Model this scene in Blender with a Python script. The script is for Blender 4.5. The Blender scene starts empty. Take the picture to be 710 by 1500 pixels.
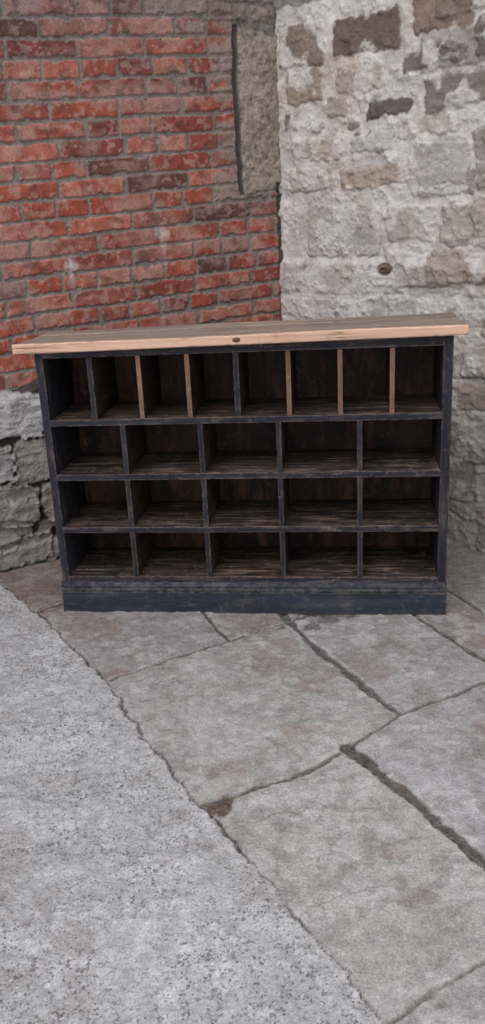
import bpy, bmesh, math, random
import numpy as np
from mathutils import Vector, Matrix

# ---------------------------------------------------------------- helpers
rng = np.random.default_rng(7)
TAB = rng.random((256, 256))

def lin(c):
    c = np.asarray(c, float) / 255.0
    return np.where(c <= 0.04045, c / 12.92, ((c + 0.055) / 1.055) ** 2.4)

def vnoise(x, y, seed=0):
    x = x + seed * 17.31; y = y + seed * 9.77
    xi = np.floor(x).astype(int); yi = np.floor(y).astype(int)
    fx = x - xi; fy = y - yi
    fx = fx * fx * (3 - 2 * fx); fy = fy * fy * (3 - 2 * fy)
    a = TAB[xi & 255, yi & 255]; b = TAB[(xi + 1) & 255, yi & 255]
    c = TAB[xi & 255, (yi + 1) & 255]; d = TAB[(xi + 1) & 255, (yi + 1) & 255]
    return (a * (1 - fx) + b * fx) * (1 - fy) + (c * (1 - fx) + d * fx) * fy

def fbm(x, y, scale, seed=0, octv=4):
    s = 0; a = 1.0; t = 0
    for i in range(octv):
        s = s + a * vnoise(x * scale * 2 ** i, y * scale * 2 ** i, seed + i * 3.3)
        t += a; a *= 0.5
    return s / t

def sstep(a, b, x):
    t = np.clip((x - a) / (b - a), 0, 1)
    return t * t * (3 - 2 * t)

def mixc(col, new, m):
    m = np.clip(m, 0, 1)[..., None]
    return col * (1 - m) + np.asarray(new) * m

def grid_mesh(name, P, col, mask, mat):
    ny, nx = P.shape[:2]
    me = bpy.data.meshes.new(name)
    n = nx * ny
    idx = np.arange(n).reshape(ny, nx)
    q = np.stack([idx[:-1, :-1], idx[:-1, 1:], idx[1:, 1:], idx[1:, :-1]], -1).reshape(-1)
    nf = (nx - 1) * (ny - 1)
    me.vertices.add(n); me.vertices.foreach_set("co", P.reshape(-1).astype(np.float32))
    me.loops.add(nf * 4); me.loops.foreach_set("vertex_index", q.astype(np.int32))
    me.polygons.add(nf)
    me.polygons.foreach_set("loop_start", np.arange(0, nf * 4, 4, dtype=np.int32))
    me.update(calc_edges=True)
    me.polygons.foreach_set("use_smooth", np.ones(nf, dtype=bool))
    ca = me.attributes.new("Col", 'FLOAT_COLOR', 'POINT')
    rgba = np.ones((n, 4), np.float32); rgba[:, :3] = np.clip(col.reshape(-1, 3), 0, 1)
    ca.data.foreach_set("color", rgba.reshape(-1))
    fa = me.attributes.new("mask", 'FLOAT', 'POINT')
    fa.data.foreach_set("value", mask.reshape(-1).astype(np.float32))
    me.materials.append(mat)
    ob = bpy.data.objects.new(name, me)
    bpy.context.scene.collection.objects.link(ob)
    ob["kind"] = "structure"
    return ob

# ---------------------------------------------------------------- materials
def newmat(name):
    m = bpy.data.materials.new(name); m.use_nodes = True
    nt = m.node_tree
    for n in list(nt.nodes):
        nt.nodes.remove(n)
    out = nt.nodes.new('ShaderNodeOutputMaterial')
    b = nt.nodes.new('ShaderNodeBsdfPrincipled')
    nt.links.new(b.outputs[0], out.inputs[0])
    return m, nt, b

def N(nt, t, **kw):
    n = nt.nodes.new(t)
    for k, v in kw.items():
        if k in n.inputs.keys():
            n.inputs[k].default_value = v
        else:
            setattr(n, k, v)
    return n

def mathn(nt, op, a, b=None, clamp=False):
    n = nt.nodes.new('ShaderNodeMath'); n.operation = op; n.use_clamp = clamp
    for i, v in enumerate((a, b)):
        if v is None: continue
        if isinstance(v, (int, float)): n.inputs[i].default_value = v
        else: nt.links.new(v, n.inputs[i])
    return n.outputs[0]

def maprange(nt, v, a, b, c, d):
    n = nt.nodes.new('ShaderNodeMapRange')
    nt.links.new(v, n.inputs[0])
    for i, x in enumerate((a, b, c, d)): n.inputs[i + 1].default_value = x
    return n.outputs[0]

def mixrgb(nt, mode, fac, a, b):
    n = nt.nodes.new('ShaderNodeMix'); n.data_type = 'RGBA'; n.blend_type = mode
    def put(sock, v):
        if isinstance(v, (int, float)): sock.default_value = v
        elif isinstance(v, (tuple, list)): sock.default_value = (*v[:3], 1)
        else: nt.links.new(v, sock)
    put(n.inputs[0], fac); put(n.inputs[6], a); put(n.inputs[7], b)
    return n.outputs[2]

def noise(nt, vec, scale, detail=4, rough=0.6):
    n = nt.nodes.new('ShaderNodeTexNoise')
    n.inputs['Scale'].default_value = scale; n.inputs['Detail'].default_value = detail
    n.inputs['Roughness'].default_value = rough
    nt.links.new(vec, n.inputs['Vector'])
    return n.outputs[0]

def voro(nt, vec, scale):
    n = nt.nodes.new('ShaderNodeTexVoronoi'); n.inputs['Scale'].default_value = scale
    nt.links.new(vec, n.inputs['Vector'])
    sp = nt.nodes.new('ShaderNodeSeparateColor'); nt.links.new(n.outputs['Color'], sp.inputs[0])
    return n.outputs['Distance'], sp.outputs

def masonry_material(name, aggregate=False, amp=1.0, bump=.7):
    m, nt, b = newmat(name)
    tc = nt.nodes.new('ShaderNodeTexCoord'); v = tc.outputs['Object']
    at = N(nt, 'ShaderNodeAttribute', attribute_name="Col")
    n1 = noise(nt, v, 28, 7, 0.7); n2 = noise(nt, v, 170, 4, 0.75)
    f1 = maprange(nt, n1, 0.3, 0.7, 1 - .26 * amp, 1 + .26 * amp)
    f2 = maprange(nt, n2, 0.3, 0.7, 1 - .42 * amp, 1 + .42 * amp)
    ff = mathn(nt, 'MULTIPLY', f1, f2)
    g = nt.nodes.new('ShaderNodeCombineColor')
    for i in range(3): nt.links.new(ff, g.inputs[i])
    col = mixrgb(nt, 'MULTIPLY', 1.0, at.outputs['Color'], g.outputs[0])
    hgt = mathn(nt, 'ADD', mathn(nt, 'MULTIPLY', n1, 0.6), mathn(nt, 'MULTIPLY', n2, 0.5))
    if aggregate:
        mk = N(nt, 'ShaderNodeAttribute', attribute_name="mask").outputs['Fac']
        wn = nt.nodes.new('ShaderNodeTexNoise'); wn.inputs['Scale'].default_value = 130; nt.links.new(v, wn.inputs['Vector'])
        wv_ = nt.nodes.new('ShaderNodeVectorMath'); wv_.operation = 'SCALE'; wv_.inputs['Scale'].default_value = .016
        nt.links.new(wn.outputs['Color'], wv_.inputs[0])
        ad = nt.nodes.new('ShaderNodeVectorMath'); ad.operation = 'ADD'
        nt.links.new(v, ad.inputs[0]); nt.links.new(wv_.outputs[0], ad.inputs[1])
        vv = ad.outputs[0]
        nz = noise(nt, v, 5, 5, 0.7)
        area = mathn(nt, 'MULTIPLY', maprange(nt, nz, 0.40, 0.56, 0.3, 1.0), mk, True)
        ramp = nt.nodes.new('ShaderNodeValToRGB'); e = ramp.color_ramp
        e.elements[0].position = 0; e.elements[0].color = (*lin((112, 106, 102)), 1)
        e.elements[1].position = 1; e.elements[1].color = (*lin((220, 217, 214)), 1)
        for pos, c in ((.25, (142, 133, 125)), (.5, (194, 189, 185)), (.75, (166, 165, 170))):
            q = e.elements.new(pos); q.color = (*lin(c), 1)
        d1, c1 = voro(nt, vv, 96)
        gr = mathn(nt, 'MULTIPLY', maprange(nt, d1, .34, .56, 1, 0), mathn(nt, 'GREATER_THAN', c1[0], .5), True)
        gr = mathn(nt, 'MULTIPLY', gr, area, True)
        nt.links.new(c1[1], ramp.inputs[0])
        col = mixrgb(nt, 'MIX', mathn(nt, 'MULTIPLY', gr, .82), col, ramp.outputs[0])
        d2, c2 = voro(nt, vv, 125)
        pit = mathn(nt, 'MULTIPLY', maprange(nt, d2, .2, .44, 1, 0), mathn(nt, 'GREATER_THAN', c2[0], .74), True)
        pit = mathn(nt, 'MULTIPLY', pit, area, True)
        col = mixrgb(nt, 'MIX', mathn(nt, 'MULTIPLY', pit, 0.74), col, tuple(lin((94, 88, 85))))
        hgt = mathn(nt, 'ADD', hgt, mathn(nt, 'MULTIPLY', gr, 0.4))
        hgt = mathn(nt, 'SUBTRACT', hgt, mathn(nt, 'MULTIPLY', pit, 0.6))
    nt.links.new(col, b.inputs['Base Color'])
    b.inputs['Roughness'].default_value = 0.92
    b.inputs['Specular IOR Level'].default_value = 0.2
    bp = nt.nodes.new('ShaderNodeBump'); bp.inputs['Strength'].default_value = bump
    bp.inputs['Distance'].default_value = 0.006
    nt.links.new(hgt, bp.inputs['Height']); nt.links.new(bp.outputs[0], b.inputs['Normal'])
    return m

# ---------------------------------------------------------------- masonry drawing
def rubble(S, Z, s0, s1, z0, z1, ch, wmin, wmax, seed):
    r = random.Random(seed); L = []; z = z0
    while z < z1:
        h = ch * r.uniform(.75, 1.3); s = s0 - r.uniform(0, wmax)
        while s < s1:
            w = r.uniform(wmin, wmax)
            hh = h * r.uniform(.8, 1.0)
            L.append((s + .008, z + .008, s + w - .008, z + hh - .006)); s += w
        z += h
    return L

def draw_stones(svals, zvals, S, Z, rects, col, H, colf, hf, edge=.008, warp=.02, seed=3, blend=1.0, rough=.016, var_=.36, radk=.4, rim=0., ang_=.05, bevel=.03):
    for i, (a, b, c, d) in enumerate(rects):
        js = np.searchsorted(svals, a - .06), np.searchsorted(svals, c + .06)
        jz = np.searchsorted(zvals, b - .06), np.searchsorted(zvals, d + .06)
        if js[0] >= js[1] or jz[0] >= jz[1]: continue
        sl = (slice(*jz), slice(*js))
        s = S[sl]; z = Z[sl]
        r = random.Random(seed * 1000 + i)
        ang = r.uniform(-ang_, ang_)
        cx, cz = (a + c) / 2, (b + d) / 2
        ws = s + (fbm(s, z, 9, seed + i, 3) - .5) * warp * 2.2
        wz = z + (fbm(s, z, 9, seed + i + 50, 3) - .5) * warp * 2.2
        dx = (ws - cx) * math.cos(ang) + (wz - cz) * math.sin(ang)
        dz = -(ws - cx) * math.sin(ang) + (wz - cz) * math.cos(ang)
        hw, hh = (c - a) / 2, (d - b) / 2
        k = r.uniform(-.15, .15)
        hh2 = hh * (1 + k * dx / hw)
        rad = min(hw, hh) * radk
        qx = np.abs(dx) - (hw - rad); qz = np.abs(dz) - (hh2 - rad)
        sd = np.hypot(np.maximum(qx, 0), np.maximum(qz, 0)) + np.minimum(np.maximum(qx, qz), 0) - rad
        sd = sd + (fbm(s, z, 40, seed, 4) - .5) * rough
        m = sstep(edge, -edge, sd)
        cc, bl = colf(i, r)
        var = 1 - var_ / 2 + var_ * fbm(s, z, 14, seed + i * 1.7, 5)
        cc = np.asarray(lin(cc))[None, None, :] * var[..., None]
        mm = (m * bl * blend)[..., None]
        col[sl] = col[sl] * (1 - mm) + cc * mm
        if rim:
            rm = np.exp(-((sd - .002) / .0045) ** 2) * sstep(.42, .58, fbm(s, z, 15, seed + 7 + i, 2)) * rim * bl
            col[sl] = col[sl] * (1 - rm)[..., None]
            H[sl] = H[sl] - rm * .006
        h = hf(i, r)
        rise = sstep(.002, -bevel, sd)
        H[sl] = H[sl] + m * h * .6 + rise * h * .4

# ================================================================ LEFT WALL (brick over rubble footing)
W = np.array([-1.140, 3.648]); el = np.array([math.cos(math.radians(25)), math.sin(math.radians(25))]); nl = np.array([-el[1], el[0]])
sv = np.arange(-1.1, 1.56, .0038); zv = np.arange(-.03, 3.0, .0038)
S, Z = np.meshgrid(sv, zv)
V = Z - .047 * (S - .58)
ws = S + (fbm(S, Z, 14, 2, 3) - .5) * .009
wv = V + (fbm(S, Z, 4, 5, 3) - .5) * .012
pitch = .0757
k = np.floor((2.094 - wv) / pitch).astype(int)
fv = (2.094 - wv) / pitch - k
header = (k == 0) | (k == 11) | (k == -5) | (k == 16)
L = np.where(header, .158, .292)
off = TAB[(k * 7) & 255, 3] * .05 + np.where(k % 2 == 0, 0, .146)
u = (ws + 3 + off) / L
j = np.floor(u).astype(int); fu = u - j
hh_ = (~header) & (TAB[(k * 11 + 60) & 255, (j * 3 + 9) & 255] > .86)
j = np.where(hh_, j * 2 + (fu > .5) + 1000, j); Lw = np.where(hh_, .146, L)
fu = np.where(hh_, (fu * 2) % 1, fu)
r1 = TAB[(k * 13 + 5) & 255, (j * 29 + 11) & 255]; r2 = TAB[(k * 31 + 90) & 255, (j * 17 + 40) & 255]
r3 = TAB[(k * 5 + 33) & 255, (j * 7 + 140) & 255]; r4 = TAB[(k * 19 + 3) & 255, (j * 23 + 14) & 255]
du = np.minimum(fu, 1 - fu) * Lw; dv = np.minimum(fv, 1 - fv) * pitch
jt = .0072 + .004 * (r3 - .5)
rad = .005
qx = jt + rad - du; qy = jt + rad - dv
sd = np.hypot(np.maximum(qx, 0), np.maximum(qy, 0)) + np.minimum(np.maximum(qx, qy), 0) - rad
chipn = sstep(.58, .72, fbm(S, Z, 32, 14, 3)) * .008
sd = sd + (fbm(S, Z, 60, 9, 3) - .5) * .008 + (fbm(S, Z, 12, 10, 3) - .5) * .004 + chipn
bm = sstep(.0018, -.0012, sd)
pal = np.array([lin(c) for c in [(172, 94, 76), (162, 84, 68), (178, 106, 88), (148, 78, 66), (132, 72, 64), (172, 110, 94), (166, 90, 74), (156, 94, 82)]])
bc = pal[(r1 * 7.99).astype(int)]
bc = np.where(((r2 > .965) & (S > .5))[..., None], lin((142, 126, 114)), bc)
bc = np.where((r2 < .09)[..., None], lin((110, 72, 64)), bc)
bc = bc * (.72 + .54 * fbm(S, Z, 24, 12, 5))[..., None]
sm = sstep(.48, .70, fbm(S * .8, Z * 1.3, 9, 21, 5) + .14 * (r4 - .5)) * .5
sm = np.maximum(sm, sstep(.54, .64, fbm(S, Z, 42, 23, 4)) * .42)
bc = mixc(bc, lin((190, 160, 148)), sm)
bc = mixc(bc, lin((86, 64, 60)), sstep(.57, .68, fbm(S, Z, 20, 27, 5)) * .45)
mort = lin((142, 132, 123)) * (.66 + .66 * fbm(S, Z, 30, 31, 4))[..., None]
col = mort * (1 - bm[..., None]) + bc * bm[..., None]
dk = sstep(1.7, 2.5, Z + .35 * (fbm(S, Z, 3, 41, 3) - .5))
grey = col.mean(-1, keepdims=True)
soot = np.clip(dk * .28 + .6 * sstep(1.12, 1.28, S) * sstep(1.35, 1.6, Z) * sstep(.36, .55, fbm(S, Z, 9, 43, 3)) + .35 * sstep(2.15, 2.3, Z) * sstep(.42, .6, fbm(S, Z, 5, 44, 4)), 0, .8)[..., None]
col = col * (1 - soot) + (grey * np.array([1.02, .88, .82])) * soot
col = col * (1 - .10 * dk)[..., None]
Hh = bm * .007 + (r3 - .5) * .004 * bm + (fbm(S, Z, 30, 51, 4) - .5) * .006
for (cs, cz, rr) in ((.93, 1.40, .06), (.49, 1.29, .065)):
    d = np.hypot((S - cs), (Z - cz)); a = np.arctan2(Z - cz, S - cs)
    star = rr * (.3 + .7 * vnoise(a * 2.6 + 9, a * 0 + cs * 30, 3)) + .03 * (fbm(S, Z, 50, 4, 3) - .5)
    m = sstep(star, star * .1, d) * .85
    run = sstep(.018, .003, np.abs(S - cs + .012 * (fbm(S, Z, 12, 8, 2) - .5))) * sstep(cz - .2, cz - .03, Z) * (Z < cz + .03) * .45
    col = mixc(col, lin((208, 196, 190)), np.maximum(m, run))
W_ = (fbm(S, Z, 8, 61, 3) - .5)
qz = (Z > 1.555 + W_ * .03) & (S > 1.315 + W_ * .03)
qm = np.where(qz, 1.0, 0.0)
mcol = lin((130, 122, 114)) * (.7 + .6 * fbm(S, Z, 25, 66, 3))[..., None]
col = col * (1 - qm[..., None]) + mcol * qm[..., None]; Hh = np.where(qz, -.004 + W_ * .01, Hh)
qr = [(1.346, 1.565, 1.55, 2.225), (1.19, 2.262, 1.40, 2.325), (1.41, 2.262, 1.55, 2.325), (1.2, 2.335, 1.36, 2.41), (1.37, 2.34, 1.55, 2.44), (1.34, 2.46, 1.55, 2.6), (1.34, 2.62, 1.56, 3.1)]
qc = [(158, 146, 132), (132, 118, 108), (140, 128, 118), (136, 122, 112), (144, 132, 122), (134, 122, 114), (140, 128, 118)]
draw_stones(sv, zv, S, Z, qr, col, Hh, lambda i, r: (qc[i], 1.), lambda i, r: .009, warp=.007, seed=71, edge=.004, var_=.55, radk=.12, ang_=.008, rough=.02)
qin = (S > 1.34) & (Z > 1.55)
Hh += qin * (fbm(S, Z, 45, 75, 4) - .5) * .013
col = col * (1 - qin * .34 * sstep(.54, .64, fbm(S, Z, 60, 77, 4)))[..., None]
qr = [(1.20, 2.10, 1.315, 2.16), (1.215, 2.02, 1.31, 2.085), (1.22, 1.80, 1.31, 1.86), (1.20, 1.57, 1.32, 1.64), (1.22, 1.94, 1.30, 2.00), (1.24, 1.70, 1.315, 1.76), (1.10, 2.19, 1.2, 2.25)]
draw_stones(sv, zv, S, Z, qr, col, Hh, lambda i, r: ((150, 134, 124), .85), lambda i, r: .004, warp=.008, seed=72)
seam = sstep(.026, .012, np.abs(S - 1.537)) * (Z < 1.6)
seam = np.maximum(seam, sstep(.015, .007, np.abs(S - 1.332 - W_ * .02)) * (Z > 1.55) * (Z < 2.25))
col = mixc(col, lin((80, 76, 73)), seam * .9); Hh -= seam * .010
# rubble footing
ztop = .765 + .05 * sstep(.05, .3, S) + (fbm(S, Z * 0, 6, 81, 3) - .5) * .05
fm = sstep(ztop + .03, ztop - .035, Z)
fcol = lin((82, 75, 70)) * (.6 + .6 * fbm(S, Z, 16, 83, 4))[..., None]
col = col * (1 - (fm > .3)[..., None]) + fcol * (fm > .3)[..., None]
Hh = np.where(fm > .02, Hh * (1 - fm) + fm * (.045 + .01 * fbm(S, Z, 10, 85, 3)), Hh)
fr = [(-.12, .585, .29, .785), (.30, .60, .55, .80), (-.12, .40, .125, .565), (.14, .385, .36, .575), (.37, .40, .62, .58),
      (-.10, .215, .22, .385), (.235, .20, .45, .37), (-.12, .115, .18, .20), (.19, .125, .5, .19), (-.05, -.01, .42, .105)]
fr += rubble(S, Z, -1.1, -.12, .0, .78, .17, .18, .4, 5) + rubble(S, Z, .62, 1.56, 0, .78, .17, .18, .4, 6)
fc = [(182, 179, 177), (154, 148, 144), (164, 161, 158), (152, 145, 139), (144, 137, 131), (142, 134, 127), (148, 139, 131), (150, 144, 139), (132, 124, 118), (172, 166, 161)]
draw_stones(sv, zv, S, Z, fr, col, Hh, lambda i, r: (fc[i] if i < len(fc) else r.choice(fc), 1.), lambda i, r: r.uniform(.022, .04), warp=.022, seed=91, edge=.003, var_=.85, radk=.1, rough=.034, ang_=.1, bevel=.010)
lay = np.abs(fbm(S * .8, Z * 2.6, 9, 97, 5) - .5)
Hh += ((fbm(S, Z, 13, 95, 6) - .5) * .03 - lay * .03 + sstep(.02, .0, lay) * -.005) * fm
P = np.zeros(S.shape + (3,))
P[..., 0] = W[0] + el[0] * S - nl[0] * Hh; P[..., 1] = W[1] + el[1] * S - nl[1] * Hh; P[..., 2] = Z
mat_brick = masonry_material("brickwork", amp=.85)
wall_left = grid_mesh("wall_left", P, col, bm, mat_brick)
wall_left["label"] = "weathered red brick wall on a rough rubble stone footing"

# ================================================================ RIGHT WALL (limewashed rubble stone)
C = np.array([.2588, 4.2997]); ya = math.radians(-44.5)
er = np.array([math.cos(ya), math.sin(ya)]); nr = np.array([-er[1], er[0]])
sv = np.arange(-.02, 2.6, .004); zv = np.arange(-.03, 3.0, .004)
S, Z = np.meshgrid(sv, zv)
n1 = fbm(S, Z, 5, 101, 4); n2 = fbm(S, Z, 18, 103, 5)
col = lin((212, 205, 197)) * (.80 + .38 * n2)[..., None]
col = mixc(col, lin((192, 175, 162)), sstep(.48, .68, n1) * .4)
Hh = (n1 - .5) * .020 + (n2 - .5) * .014
Hh += np.maximum(0, fbm(S, Z, 32, 107, 4) - .5) * .026
kw = dict(radk=.2, rim=.36, bevel=.012)
base = rubble(S, Z, 0, 1.2, .0, 1.2, .17, .18, .42, 21)
lowc = [(182, 172, 163), (190, 180, 171), (172, 161, 152), (194, 186, 178), (184, 171, 160)]
draw_stones(sv, zv, S, Z, base, col, Hh, lambda i, r: (r.choice(lowc), r.uniform(.3, .7)), lambda i, r: r.uniform(.002, .006), warp=.03, edge=.010, seed=111, **kw)
far = rubble(S, Z, 1.16, 2.6, .0, 3.0, .17, .18, .42, 22) + rubble(S, Z, 0, 1.1, 2.3, 3.0, .17, .18, .42, 23)
farc = [(138, 127, 118), (154, 138, 124), (128, 120, 114), (166, 154, 142), (184, 174, 163)]
draw_stones(sv, zv, S, Z, far, col, Hh, lambda i, r: (r.choice(farc), r.uniform(.45, .85)), lambda i, r: r.uniform(.005, .010), warp=.024, seed=121, **kw)
ST = [((.325, 2.07, .655, 2.215), (120, 106, 97), 1), ((.71, 2.10, .98, 2.26), (138, 119, 105), .95), ((.02, 2.06, .27, 2.24), (142, 124, 109), .95),
      ((.05, 1.925, .25, 2.045), (158, 140, 122), .85), ((.49, 1.82, .72, 1.885), (112, 103, 97), 1), ((.42, 1.69, .64, 1.765), (114, 106, 101), 1),
      ((.77, 1.82, 1.04, 1.94), (132, 120, 111), .9), ((.35, 1.55, .71, 1.635), (168, 150, 133), .8), ((.08, 1.68, .36, 1.765), (176, 163, 148), .7),
      ((.72, 1.52, .99, 1.705), (180, 173, 166), .75), ((.157, 1.26, .56, 1.485), (190, 182, 173), .8), ((.045, 1.82, .125, 1.885), (130, 116, 105), .9),
      ((.34, 1.93, .56, 2.04), (178, 165, 150), .7), ((.66, 1.735, .92, 1.80), (178, 165, 152), .6), ((.61, 1.32, .84, 1.47), (182, 172, 161), .6),
      ((.87, 1.30, 1.12, 1.47), (176, 165, 155), .65), ((.60, 1.14, .98, 1.28), (176, 165, 155), .55), ((.06, 1.55, .31, 1.645), (182, 171, 160), .6),
      ((1.0, 1.98, 1.2, 2.12), (118, 107, 100), .95), ((.68, 1.975, .79, 2.03), (118, 106, 98), .9), ((1.05, 1.68, 1.2, 1.95), (160, 149, 140), .65),
      ((.28, 1.84, .38, 1.92), (160, 146, 132), .6), ((1.02, 1.5, 1.2, 1.65), (166, 156, 147), .6), ((.84, 1.99, .97, 2.035), (118, 107, 100), .9),
      ((.39, 1.79, .45, 1.815), (130, 118, 109), .8), ((.20, 1.79, .26, 1.83), (136, 122, 110), .7)]
draw_stones(sv, zv, S, Z, [a[0] for a in ST], col, Hh, lambda i, r: (ST[i][1], ST[i][2]), lambda i, r: .006, warp=.020, seed=131, edge=.005, rough=.028, ang_=.08, **kw)
tm = sstep(.02, .04, S - .157) * sstep(.02, .04, .56 - S) * sstep(.0, .02, Z - 1.28) * sstep(.0, .02, 1.47 - Z)
Hh += tm * .0018 * np.sin((S * 1.0 + Z * .9) * 420)
lm = sstep(.51, .61, fbm(S, Z, 9, 141, 6)) * .72
col = mixc(col, lin((222, 216, 209)), lm); Hh += lm * .005
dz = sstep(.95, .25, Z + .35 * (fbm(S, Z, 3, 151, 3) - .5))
col = mixc(col, lin((130, 121, 115)), dz * .5)  # shade on the lower wall, painted into the stone colour
Hh += .014 * sstep(1.26, 1.22, Z + .02 * (n1 - .5))
sk = np.hypot((S - .595) / .040, (Z - 1.205) / .024)
skm = sstep(1.25, .9, sk + .3 * (fbm(S, Z, 40, 155, 3) - .5))
col = mixc(col, lin((120, 100, 90)), skm * .7); Hh -= skm * .010
P = np.zeros(S.shape + (3,))
P[..., 0] = C[0] + er[0] * S - nr[0] * Hh; P[..., 1] = C[1] + er[1] * S - nr[1] * Hh; P[..., 2] = Z
mat_lime = masonry_material("limewashed_rubble", amp=.6, bump=.8)
wall_right = grid_mesh("wall_right", P, col, n1, mat_lime)
wall_right["label"] = "pale limewashed rubble stone wall with patches of bare stone"

# ================================================================ FLOOR
def seg_dist(X, Y, pts):
    d = np.full(X.shape, 9.0)
    for (a, b), (c, e) in zip(pts[:-1], pts[1:]):
        vx, vy = c - a, e - b
        t = np.clip(((X - a) * vx + (Y - b) * vy) / (vx * vx + vy * vy), 0, 1)
        d = np.minimum(d, np.hypot(X - a - t * vx, Y - b - t * vy))
    return d

def inpoly(X, Y, pts):
    ins = np.zeros(X.shape, bool); n = len(pts)
    for i in range(n):
        x1, y1 = pts[i]; x2, y2 = pts[(i + 1) % n]
        if y1 == y2: continue
        c = ((y1 > Y) != (y2 > Y)) & (X < (x2 - x1) * (Y - y1) / (y2 - y1) + x1)
        ins ^= c
    return ins

xv = np.concatenate([np.arange(-5, -1.5, .05), np.arange(-1.5, 1.5, .004), np.arange(1.5, 5, .05)])
yv = np.concatenate([np.arange(-3, .85, .05), np.arange(.85, 2.0, .0032), np.arange(2.0, 4.4, .0048), np.arange(4.4, 5.2, .05)])
X, Y = np.meshgrid(xv, yv)
E = [(-2.2, 4.2), (-1.4, 3.62), (-1.06, 3.40), (-.93, 3.23), (-.82, 3.07), (-.66, 2.81), (-.48, 2.53), (-.40, 2.35), (-.32, 2.18), (-.22, 1.99), (-.15, 1.87), (-.11, 1.82), (-.07, 1.74), (-.02, 1.64), (.03, 1.57), (.08, 1.46), (.13, 1.38), (.17, 1.32), (.19, 1.27), (.22, 1.20), (.34, .95), (.6, .3), (.9, -1), (1.2, -3)]
wx = X + (fbm(X, Y, 7, 201, 3) - .5) * .014 + (fbm(X, Y, 38, 202, 4) - .5) * .014
wy = Y + (fbm(X, Y, 7, 205, 3) - .5) * .014 + (fbm(X, Y, 38, 206, 4) - .5) * .014
fx = X + (fbm(X, Y, 26, 208, 5) - .5) * .038
conc = inpoly(fx, wy, E + [(-6, -3), (-6, 4.2)])
J = [
    ([(-.47, 2.55), (-.32, 2.63), (-.07, 2.78), (.11, 2.89), (.23, 2.97), (.42, 2.94)], .005, (96, 88, 84)),
    ([(-.07, 2.78), (-.18, 3.03), (-.28, 3.35), (-.4, 3.9)], .005, (90, 82, 78)),
    ([(.13, 2.99), (.21, 2.77), (.34, 2.47), (.45, 2.24)], .013, (98, 91, 87)),
    ([(2.6, 3.26), (1.5, 2.74), (.75, 2.41), (.45, 2.24), (.27, 2.08), (.10, 1.96), (-.14, 1.86)], .0068, (108, 100, 93)),
    ([(.27, 2.08), (.40, 1.85), (.52, 1.61), (.9, .93), (1.6, -.3)], .0175, (88, 80, 76)),
    ([(.50, 3.25), (.64, 2.90), (.79, 2.55), (.83, 2.46)], .008, (98, 90, 84)),
    ([(1.3, 1.72), (.8, 1.52), (.45, 1.34), (.33, 1.27), (.22, 1.20)], .0035, (126, 118, 111)),
    ([(-.84, 3.11), (-.70, 3.22), (-.4, 3.42), (.3, 3.7), (1.2, 4.1)], .007, (88, 80, 76)),
    ([(1.0, 2.55), (.9, 2.85), (.75, 3.3)], .006, (92, 85, 80)),
]
flags = [
    ([(-.82, 3.07), (-.47, 2.55), (-.07, 2.78), (-.18, 3.03), (-.28, 3.4), (-.8, 3.2)], (152, 145, 143), .002),
    ([(-.07, 2.78), (.15, 2.92), (0, 3.4), (-.28, 3.4), (-.18, 3.03)], (156, 149, 147), -.001),
    ([(-.47, 2.55), (-.32, 2.63), (-.07, 2.78), (.15, 2.92), (.34, 2.47), (.45, 2.24), (.27, 2.08), (.10, 1.96), (-.14, 1.86), (-.3, 1.99), (-.6, 2.53)], (163, 158, 154), .003),
    ([(.15, 2.95), (.50, 3.3), (.64, 2.9), (.79, 2.55), (.83, 2.45), (.75, 2.41), (.45, 2.24), (.34, 2.47)], (163, 159, 158), 0.),
    ([(.45, 2.24), (3, 3.4), (3, -2), (1.6, -.3), (.9, .93), (.52, 1.61), (.27, 2.08)], (162, 158, 157), .002),
    ([(.27, 2.08), (.52, 1.61), (.9, .93), (1.3, 1.72), (.45, 1.34), (.22, 1.2), (-.1, 1.57), (-.3, 1.82), (.1, 1.96)], (165, 161, 156), .004),
    ([(.22, 1.2), (.45, 1.34), (1.3, 1.72), (2.0, 1.), (1.5, -2), (.4, .5)], (163, 158, 154), .003),
    ([(-1.4, 3.6), (-.82, 3.07), (-.4, 3.42), (-.5, 4.2)], (134, 119, 111), -.002),
]
col = np.broadcast_to(lin((150, 142, 140)), X.shape + (3,)).copy()
Hh = np.zeros(X.shape)
for pts, c, h in flags:
    m = inpoly(wx, wy, pts)
    col[m] = lin(c); Hh[m] += h
big = fbm(X, Y, 2.6, 211, 4); med = fbm(X, Y, 10, 213, 6); fine = fbm(X, Y, 45, 217, 4)
col = col * (.58 + .22 * big + .28 * med + .38 * fine)[..., None]
col = mixc(col, lin((138, 117, 103)), sstep(.53, .70, fbm(X, Y, 6.5, 221, 6)) * .48)
col = mixc(col, lin((196, 193, 191)), sstep(.54, .66, fbm(X, Y, 14, 223, 6)) * .35)
col = mixc(col, lin((118, 109, 104)), sstep(.59, .68, fbm(X, Y, 19, 229, 5)) * .3)
fl_ = fbm(X * .7 + Y * .5, Y * 1.2 - X * .4, 7, 225, 6)
scar = sstep(.016, .0, np.abs(fl_ - .52)) * sstep(.45, .6, fbm(X, Y, 4, 227, 2))
col = mixc(col, lin((112, 104, 98)), scar * .5)
darker = sstep(2.7, 3.5, Y + .25 * (big - .5))  # floor tone goes darker and browner towards the back
col = mixc(col, lin((116, 104, 99)), darker * .45)
Hh += (big - .5) * .010 + (med - .5) * .008 + (fine - .5) * .007
Hh += sstep(.51, .53, fl_) * .002
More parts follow.
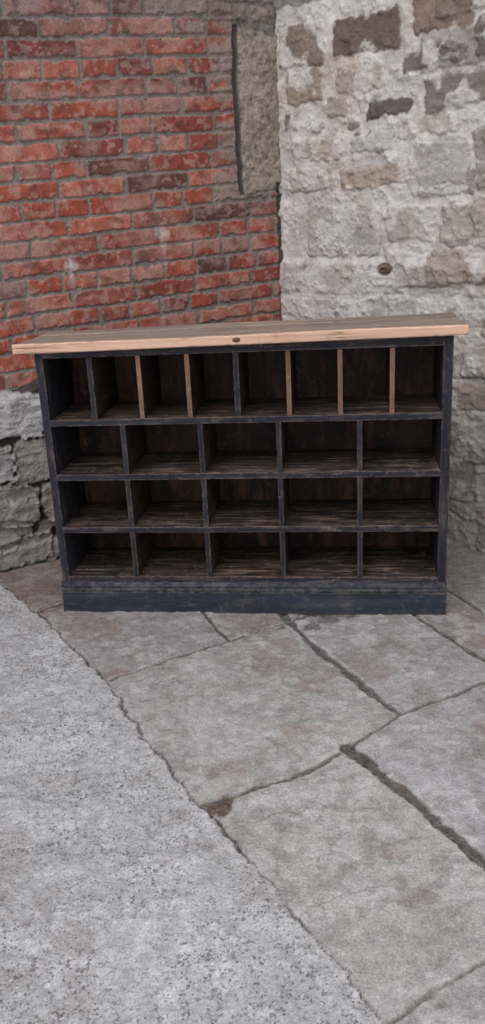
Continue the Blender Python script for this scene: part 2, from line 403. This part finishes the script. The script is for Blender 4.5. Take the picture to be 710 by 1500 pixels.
for pts, w, c in J:
    d = seg_dist(wx, wy, pts)
    ww = w * (.2 + 1.6 * fbm(X, Y, 14, 241, 3))
    m = sstep(ww + .003, ww - .002, d)
    grit = fbm(X, Y, 80, 243, 3)
    cc = lin(c) * (.30 + 1.4 * grit)[..., None]
    m3 = m[..., None] * .94
    col = col * (1 - m3) + cc * m3
    Hh -= sstep(ww + .006, ww - .003, d) * (.012 - .012 * grit)
    halo = sstep(.05, .0, d) * .22 * sstep(.4, .6, med)
    col = mixc(col, lin((114, 105, 99)), halo)
    chip = sstep(.012, .0, np.abs(d - ww - .008)) * sstep(.52, .64, fbm(X, Y, 30, 247, 3))
    col = mixc(col, lin((190, 186, 181)), chip * .45)
pm = inpoly(wx, wy, [(.10, 2.85), (.23, 3.02), (.44, 2.96), (.24, 2.83)]).astype(float)
col = mixc(col, lin((94, 86, 82)), pm * .7 * sstep(.38, .52, fbm(X, Y, 25, 245, 3)))
# concrete apron
cn = fbm(X, Y, 3, 251, 4); cn2 = fbm(X, Y, 14, 253, 6); cn3 = fbm(X, Y, 55, 254, 4)
cc = lin((174, 172, 171)) * (.58 + .28 * cn + .32 * cn2 + .32 * cn3)[..., None]
cc = mixc(cc, lin((202, 202, 205)), sstep(.5, .66, fbm(X, Y, 8, 255, 6)) * .42)
cc = mixc(cc, lin((148, 139, 130)), sstep(.53, .70, fbm(X, Y, 9, 257, 6)) * .4)
cm = conc[..., None]
col = np.where(cm, cc, col)
Hc = .003 + (cn - .5) * .012 + (cn2 - .5) * .010 + (cn3 - .5) * .009
Hh = np.where(conc, Hc, Hh)
de = seg_dist(fx, wy, E)
cw = -.0022 + .0085 * fbm(X, Y, 10, 261, 3)
em = sstep(cw + .0028, cw - .001, de)
col = mixc(col, lin((66, 59, 55)), em * .95)
Hh -= em * .008
lip = sstep(.05, .01, de) * conc
col = mixc(col, lin((186, 181, 176)), lip * .35)
hd = np.hypot(X + .088, (Y - 1.852) * .8) + (fbm(X, Y, 35, 263, 4) - .5) * .05
hm = sstep(.040, .026, hd)
gr_ = fbm(X, Y, 75, 265, 3)
col = mixc(col, lin((98, 78, 64))[None, None, :] * (.15 + 1.3 * gr_)[..., None], hm * .9); Hh += hm * (gr_ - .6) * .02
P = np.stack([X, Y, Hh], -1)
mk = np.where(conc, 1.0, .28)
mat_floor = masonry_material("flagstones_and_concrete", aggregate=True, amp=.85, bump=.8)
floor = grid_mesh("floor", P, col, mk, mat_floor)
floor["label"] = "worn sandstone flags with dirty joints beside a rough concrete apron"

# ================================================================ CABINET
def paint_material(name, paint, wood, wear, streak=(3, 60, 60), edge=True, gloss=.5, patch=(.42, .62), edgeamt=.9, tint=None, dust=None, vr=(.72, 1.3), erad=.006, cracks=None):
    m, nt, b = newmat(name)
    tc = nt.nodes.new('ShaderNodeTexCoord')
    oi = nt.nodes.new('ShaderNodeObjectInfo')
    sc = nt.nodes.new('ShaderNodeVectorMath'); sc.operation = 'SCALE'
    cx = nt.nodes.new('ShaderNodeCombineXYZ')
    for i in range(3): nt.links.new(oi.outputs['Random'], cx.inputs[i])
    nt.links.new(cx.outputs[0], sc.inputs[0]); sc.inputs['Scale'].default_value = 37
    add0 = nt.nodes.new('ShaderNodeVectorMath'); add0.operation = 'ADD'
    nt.links.new(tc.outputs['Object'], add0.inputs[0]); nt.links.new(sc.outputs[0], add0.inputs[1])
    o = add0.outputs[0]
    mp = nt.nodes.new('ShaderNodeMapping'); nt.links.new(o, mp.inputs[0])
    mp.inputs['Scale'].default_value = streak
    v = mp.outputs[0]
    n1 = noise(nt, v, 1.0, 6, .7); n2 = noise(nt, o, 9, 5, .65)
    w1 = maprange(nt, n1, .48, .66, 0, 1); w2 = maprange(nt, n2, patch[0], patch[1], .05, 1)
    fac = mathn(nt, 'MULTIPLY', mathn(nt, 'MULTIPLY', w1, w2), wear, True)
    n5 = noise(nt, o, 24, 6, .75)
    fac = mathn(nt, 'ADD', fac, mathn(nt, 'MULTIPLY', maprange(nt, n5, .56, .66, 0, 1), wear * .6), True)
    if edge:
        bv = nt.nodes.new('ShaderNodeBevel'); bv.samples = 4; bv.inputs['Radius'].default_value = erad
        ge = nt.nodes.new('ShaderNodeNewGeometry')
        dt = nt.nodes.new('ShaderNodeVectorMath'); dt.operation = 'DOT_PRODUCT'
        nt.links.new(bv.outputs[0], dt.inputs[0]); nt.links.new(ge.outputs['Normal'], dt.inputs[1])
        ed = maprange(nt, dt.outputs['Value'], .995, .88, 0, 1)
        n3 = noise(nt, o, 34, 6, .8)
        ed = mathn(nt, 'MULTIPLY', ed, maprange(nt, n3, .45, .54, 0, edgeamt), True)
        fac = mathn(nt, 'MAXIMUM', fac, ed)
    base_ = tuple(lin(paint))
    if tint:
        n6 = noise(nt, o, 5, 4, .6)
        base_ = mixrgb(nt, 'MIX', mathn(nt, 'MULTIPLY', maprange(nt, n6, .40, .56, 0, 1), .8), base_, tuple(lin(tint)))
    if dust:
        n7 = noise(nt, v, .45, 6, .7)
        base_ = mixrgb(nt, 'MIX', maprange(nt, n7, .46, .7, 0, .7), base_, tuple(lin(dust)))
    col = mixrgb(nt, 'MIX', fac, base_, tuple(lin(wood)))
    if cracks:
        mp2 = nt.nodes.new('ShaderNodeMapping'); nt.links.new(o, mp2.inputs[0]); mp2.inputs['Scale'].default_value = cracks
        n8 = noise(nt, mp2.outputs[0], 1.0, 3, .5)
        ln = maprange(nt, mathn(nt, 'ABSOLUTE', mathn(nt, 'SUBTRACT', n8, .5)), 0, .018, 1, 0)
        n9 = noise(nt, o, 4, 3, .5)
        ln = mathn(nt, 'MULTIPLY', ln, maprange(nt, n9, .45, .6, 0, .8), True)
        col = mixrgb(nt, 'MIX', ln, col, tuple(lin((70, 54, 46))))
    n4 = noise(nt, v, .6, 5, .6)
    f = maprange(nt, n4, .3, .7, vr[0], vr[1])
    g = nt.nodes.new('ShaderNodeCombineColor')
    for i in range(3): nt.links.new(f, g.inputs[i])
    col = mixrgb(nt, 'MULTIPLY', 1., col, g.outputs[0])
    nt.links.new(col, b.inputs['Base Color'])
    b.inputs['Roughness'].default_value = gloss
    b.inputs['Specular IOR Level'].default_value = .3
    bp = nt.nodes.new('ShaderNodeBump'); bp.inputs['Strength'].default_value = .4; bp.inputs['Distance'].default_value = .002
    nt.links.new(n1, bp.inputs['Height']); nt.links.new(bp.outputs[0], b.inputs['Normal'])
    return m

m_front = paint_material("worn_charcoal_paint", (33, 35, 43), (144, 122, 108), .5, (4, 50, 70), dust=(58, 60, 68), gloss=.6)
m_side = paint_material("worn_charcoal_paint_upright", (33, 35, 43), (134, 112, 100), .45, (50, 50, 4), dust=(54, 56, 64), gloss=.6)
m_plinth = paint_material("plinth_paint", (44, 49, 60), (140, 128, 121), .28, (7, 30, 50), dust=(66, 71, 82), gloss=.6)
m_shelf = paint_material("dark_stained_shelf", (38, 34, 35), (154, 130, 114), .95, (5, 60, 60), patch=(.36, .56), tint=(64, 49, 42), dust=(82, 75, 74))
m_back = paint_material("dark_stained_back", (34, 27, 27), (120, 84, 66), .95, (14, 14, 3), edge=False, patch=(.34, .54), tint=(78, 50, 38), dust=(52, 46, 47))
m_div = paint_material("dark_stained_divider", (35, 32, 34), (108, 82, 68), .8, (50, 5, 50), tint=(64, 46, 38), dust=(58, 55, 57))
m_divwood = paint_material("bare_brown_divider", (118, 88, 72), (160, 130, 112), .7, (40, 40, 4), gloss=.65)
m_top = paint_material("weathered_plank", (146, 126, 110), (182, 160, 141), .7, (1.6, 30, 30), edge=False, gloss=.8, tint=(130, 116, 106), vr=(.8, 1.2), cracks=(1.2, 34, 5))
m_top2 = paint_material("weathered_plank_dark", (128, 112, 99), (166, 146, 129), .7, (1.6, 30, 30), edge=False, gloss=.8, tint=(140, 126, 115), vr=(.8, 1.2), cracks=(1.2, 34, 5))
m_lip = paint_material("fresh_planed_edge", (222, 182, 156), (182, 142, 116), .8, (2.2, 60, 90), edge=True, gloss=.65, edgeamt=.6, vr=(.84, 1.16), erad=.005, cracks=(1.4, 5, 60))
m_knot = paint_material("wood_knot", (104, 66, 48), (150, 108, 84), .8, (30, 30, 30), edge=False)
m_rust = paint_material("rusted_iron", (112, 88, 76), (158, 136, 122), .8, (40, 40, 40), edge=False, gloss=.8)

scn = bpy.context.scene
A = Vector((-.7224, 3.1059, 0)); YAW = math.radians(-7.46)
cab = bpy.data.objects.new("pigeonhole_cabinet", None)
scn.collection.objects.link(cab)
cab.empty_display_size = .2
cab.location = A; cab.rotation_euler = (0, 0, YAW)
cab["label"] = "long charcoal-painted pigeonhole cabinet with bare wood top on flagstones"
cab["category"] = "cabinet"

def finish(name, bm, mat, parent=cab, loc=(0, 0, 0), rot=(0, 0, 0), label=None, smooth=False):
    me = bpy.data.meshes.new(name)
    bmesh.ops.recalc_face_normals(bm, faces=bm.faces)
    bm.to_mesh(me); bm.free()
    for x in (mat if isinstance(mat, list) else [mat]): me.materials.append(x)
    if smooth:
        for p_ in me.polygons: p_.use_smooth = True
    ob = bpy.data.objects.new(name, me); scn.collection.objects.link(ob)
    ob.parent = parent; ob.location = loc; ob.rotation_euler = rot
    if label: ob["label"] = label
    return ob

def box(bm, x0, x1, y0, y1, z0, z1, bev=.0015, mi=0):
    r = bmesh.ops.create_cube(bm, size=1)
    for v in r['verts']:
        v.co = Vector(((x0 + x1) / 2 + v.co.x * (x1 - x0), (y0 + y1) / 2 + v.co.y * (y1 - y0), (z0 + z1) / 2 + v.co.z * (z1 - z0)))
    if bev:
        es = list(set(e for v in r['verts'] for e in v.link_edges))
        bmesh.ops.bevel(bm, geom=es, offset=bev, segments=2, affect='EDGES', profile=.5)

DW, D = 1.48, .33
def part(name, x0, x1, y0, y1, z0, z1, mat, bev=.0015, label=None):
    bm = bmesh.new(); cx, cy, cz = (x0 + x1) / 2, (y0 + y1) / 2, (z0 + z1) / 2
    box(bm, x0 - cx, x1 - cx, y0 - cy, y1 - cy, z0 - cz, z1 - cz, bev)
    return finish(name, bm, mat, loc=(cx, cy, cz), label=label)

part("side_panel", 0, .030, 0, D, 0.012, 1.026, m_side, .002)
part("side_panel", 1.447, 1.48, 0, D, 0.012, 1.045, m_side, .002)
part("back_panel", .030, 1.447, D - .014, D - .002, .02, 1.02, m_back, 0)
bm = bmesh.new()
vs = [bm.verts.new(c) for c in [(0.030, 0.002, 1.003), (1.447, .002, 1.008), (1.447, .002, 1.0455), (.030, .002, 1.0275), (0.030, D - .015, 1.003), (1.447, D - .015, 1.008), (1.447, D - .015, 1.0455), (.030, D - .015, 1.0275)]]
for q in [(0, 1, 2, 3), (7, 6, 5, 4), (0, 4, 5, 1), (3, 2, 6, 7), (1, 5, 6, 2), (0, 3, 7, 4)]: bm.faces.new([vs[i] for i in q])
finish("top_rail", bm, m_front)
for zt, th in ((.776, .023), (.566, .023), (.355, .022), (.150, .022)):
    part("shelf", .030, 1.447, .001, D - .014, zt - th, zt, m_shelf, .002)
    part("shelf_edge", .030, 1.447, -.003, .001, zt - th, zt, m_front, .001)
wood_i = {1, 2, 4, 5, 6}
for i, x in enumerate((.201, .379, .556, .7305, .915, 1.0955, 1.275)):
    part("divider", x - .008, x + .008, .006, D - .014, .776, 1.006, m_div, .001)
    if i in wood_i:
        part("divider_edge", x - .0085, x + .0085, .001, .006, .776, 1.004, m_divwood, .001, "bare brown wood divider edge")
    else:
        part("divider_edge", x - .010, x + .010, -.002, .006, .776, 1.004, m_side, .001)
for (z0, z1) in ((.566, .753), (.355, .543), (.150, .333)):
    for x in (.301, .589, .874, 1.1625):
        part("divider", x - .009, x + .009, .004, D - .014, z0, z1, m_div, .001)
        part("divider_edge", x - .0095, x + .0095, -.001, .004, z0, z1, m_side, .001)
prof = [(-.012, .0), (-.012, .088), (-.008, .092), (-.016, .096), (-.016, .103), (-.009, .106), (-.012, .112), (-.010, .119), (-.003, .122), (-.002, .129), (.02, .129), (.02, 0)]
bm = bmesh.new()
a = [bm.verts.new((-.004, y, z)) for y, z in prof]; b_ = [bm.verts.new((DW + .002, y, z)) for y, z in prof]
for i in range(len(prof)):
    k2 = (i + 1) % len(prof); bm.faces.new((a[i], a[k2], b_[k2], b_[i]))
bm.faces.new(a[::-1]); bm.faces.new(b_)
finish("plinth", bm, m_plinth)

TL = -math.atan(.0125)
top = bpy.data.objects.new("tabletop", None); scn.collection.objects.link(top)
top.parent = cab; top.location = (-.058, 0, 1.0275); top.rotation_euler = (0, TL, 0)
top["label"] = "bare timber plank top with pale planed front edge"
TW = 1.575; TH = .031
def tpart(name, y0, y1, z0, z1, mat, x0=0, x1=TW, seed=0, label=None, rough=.0014):
    bm = bmesh.new(); n = 90; r = random.Random(seed)
    rings = []
    for i in range(n + 1):
        t = i / n; x = x0 + (x1 - x0) * t
        w1 = rough * math.sin(t * 17 + seed) + r.uniform(-.0009, .0009); w2 = rough * math.sin(t * 13 + seed * 2) + r.uniform(-.0009, .0009)
        zt = z1 + .0014 * math.sin(t * 9 + seed) + r.uniform(-.0005, .0005)
        c = .003 + max(0, r.gauss(0, .0014))
        ring = [(y0 + w1, z0 + c), (y0 + w1 + c, z0), (y1 + w2 - c, z0), (y1 + w2, z0 + c), (y1 + w2, zt - c), (y1 + w2 - c, zt), (y0 + w1 + c, zt), (y0 + w1, zt - c)]
        rings.append([bm.verts.new((x, yy, zz)) for yy, zz in ring])
    for i in range(n):
        for q in range(8):
            bm.faces.new((rings[i][q], rings[i][(q + 1) % 8], rings[i + 1][(q + 1) % 8], rings[i + 1][q]))
    bm.faces.new(rings[0]); bm.faces.new(rings[-1][::-1])
    return finish(name, bm, mat, parent=top, label=label)
tpart("front_edge", -.042, -.020, -.001, TH + .001, m_lip, x0=-.004, x1=TW + .004, seed=1, label="pale tan planed timber edge")
tpart("plank", -.0185, .096, 0, TH, m_top, seed=2)
tpart("plank", .1030, .223, 0, TH - .002, m_top2, x0=.004, seed=3)
tpart("plank", .2305, .345, 0, TH + .001, m_top, x0=.002, x1=TW - .003, seed=4)
bm = bmesh.new(); bmesh.ops.create_uvsphere(bm, u_segments=20, v_segments=10, radius=1)
for v in bm.verts: v.co = Vector((v.co.x * .015, v.co.y * .0025, v.co.z * .009))
finish("wood_knot", bm, m_knot, parent=top, loc=(.80, -.042, .017), smooth=True, label="dark brown oval knot")

# short flattened iron stub set in the limewashed wall
bm = bmesh.new(); rings = []
prof2 = [(-.03, 1.0), (.012, 1.0), (.017, .92), (.019, .8), (.019, .62), (.012, .55)]
for (y, sc_) in prof2:
    rings.append([bm.verts.new((.030 * sc_ * math.copysign(abs(math.cos(t)) ** .7, math.cos(t)), -y, .0135 * sc_ * math.copysign(abs(math.sin(t)) ** .7, math.sin(t)))) for t in [2 * math.pi * i / 28 for i in range(28)]])
for i in range(len(rings) - 1):
    for q in range(28):
        bm.faces.new((rings[i][q], rings[i][(q + 1) % 28], rings[i + 1][(q + 1) % 28], rings[i + 1][q]))
bm.faces.new(rings[0]); bm.faces.new(rings[-1])
stub = finish("iron_stub", bm, m_rust, parent=None, loc=(C[0] + er[0] * .595, C[1] + er[1] * .595, 1.205), rot=(0, 0, ya))
stub["label"] = "short rusty iron stub set in the pale stone wall"; stub["category"] = "metal fitting"

# ================================================================ LIGHT
w = bpy.data.worlds.new("sky"); scn.world = w; w.use_nodes = True
nt = w.node_tree; bg = nt.nodes['Background']
tc = nt.nodes.new('ShaderNodeTexCoord'); sp = nt.nodes.new('ShaderNodeSeparateXYZ')
nt.links.new(tc.outputs['Generated'], sp.inputs[0])
rp = nt.nodes.new('ShaderNodeValToRGB'); rp.color_ramp.elements[0].color = (.62, .62, .66, 1); rp.color_ramp.elements[1].color = (.88, .91, 1.0, 1)
rp.color_ramp.elements[0].position = 0.0; rp.color_ramp.elements[1].position = .8
nt.links.new(sp.outputs[2], rp.inputs[0]); nt.links.new(rp.outputs[0], bg.inputs[0])
bg.inputs[1].default_value = 1.05
sd_ = bpy.data.lights.new("overcast_sun", 'SUN'); sd_.energy = 1.15; sd_.angle = math.radians(45); sd_.color = (1, .99, .99)
so = bpy.data.objects.new("overcast_sun", sd_); scn.collection.objects.link(so)
dirv = Vector((.38, .75, -.95)).normalized()
so.rotation_euler = dirv.to_track_quat('-Z', 'Y').to_euler(); so.location = (-2, -2, 5)

# ================================================================ CAMERA
p = math.radians(19); rr = math.radians(2.86)
Fv = Vector((0, math.cos(p), -math.sin(p))); U0 = Vector((0, math.sin(p), math.cos(p))); R0 = Vector((1, 0, 0))
Rv = math.cos(rr) * R0 - math.sin(rr) * U0; Uv = math.sin(rr) * R0 + math.cos(rr) * U0
cd = bpy.data.cameras.new("camera"); co = bpy.data.objects.new("camera", cd); scn.collection.objects.link(co)
M = Matrix(((Rv.x, Uv.x, -Fv.x, 0), (Rv.y, Uv.y, -Fv.y, 0), (Rv.z, Uv.z, -Fv.z, 1.45), (0, 0, 0, 1)))
co.matrix_world = M
cd.sensor_fit = 'VERTICAL'; cd.sensor_height = 36; cd.lens = 30.0; cd.clip_start = .05
scn.camera = co
scn.view_settings.view_transform = 'Standard'
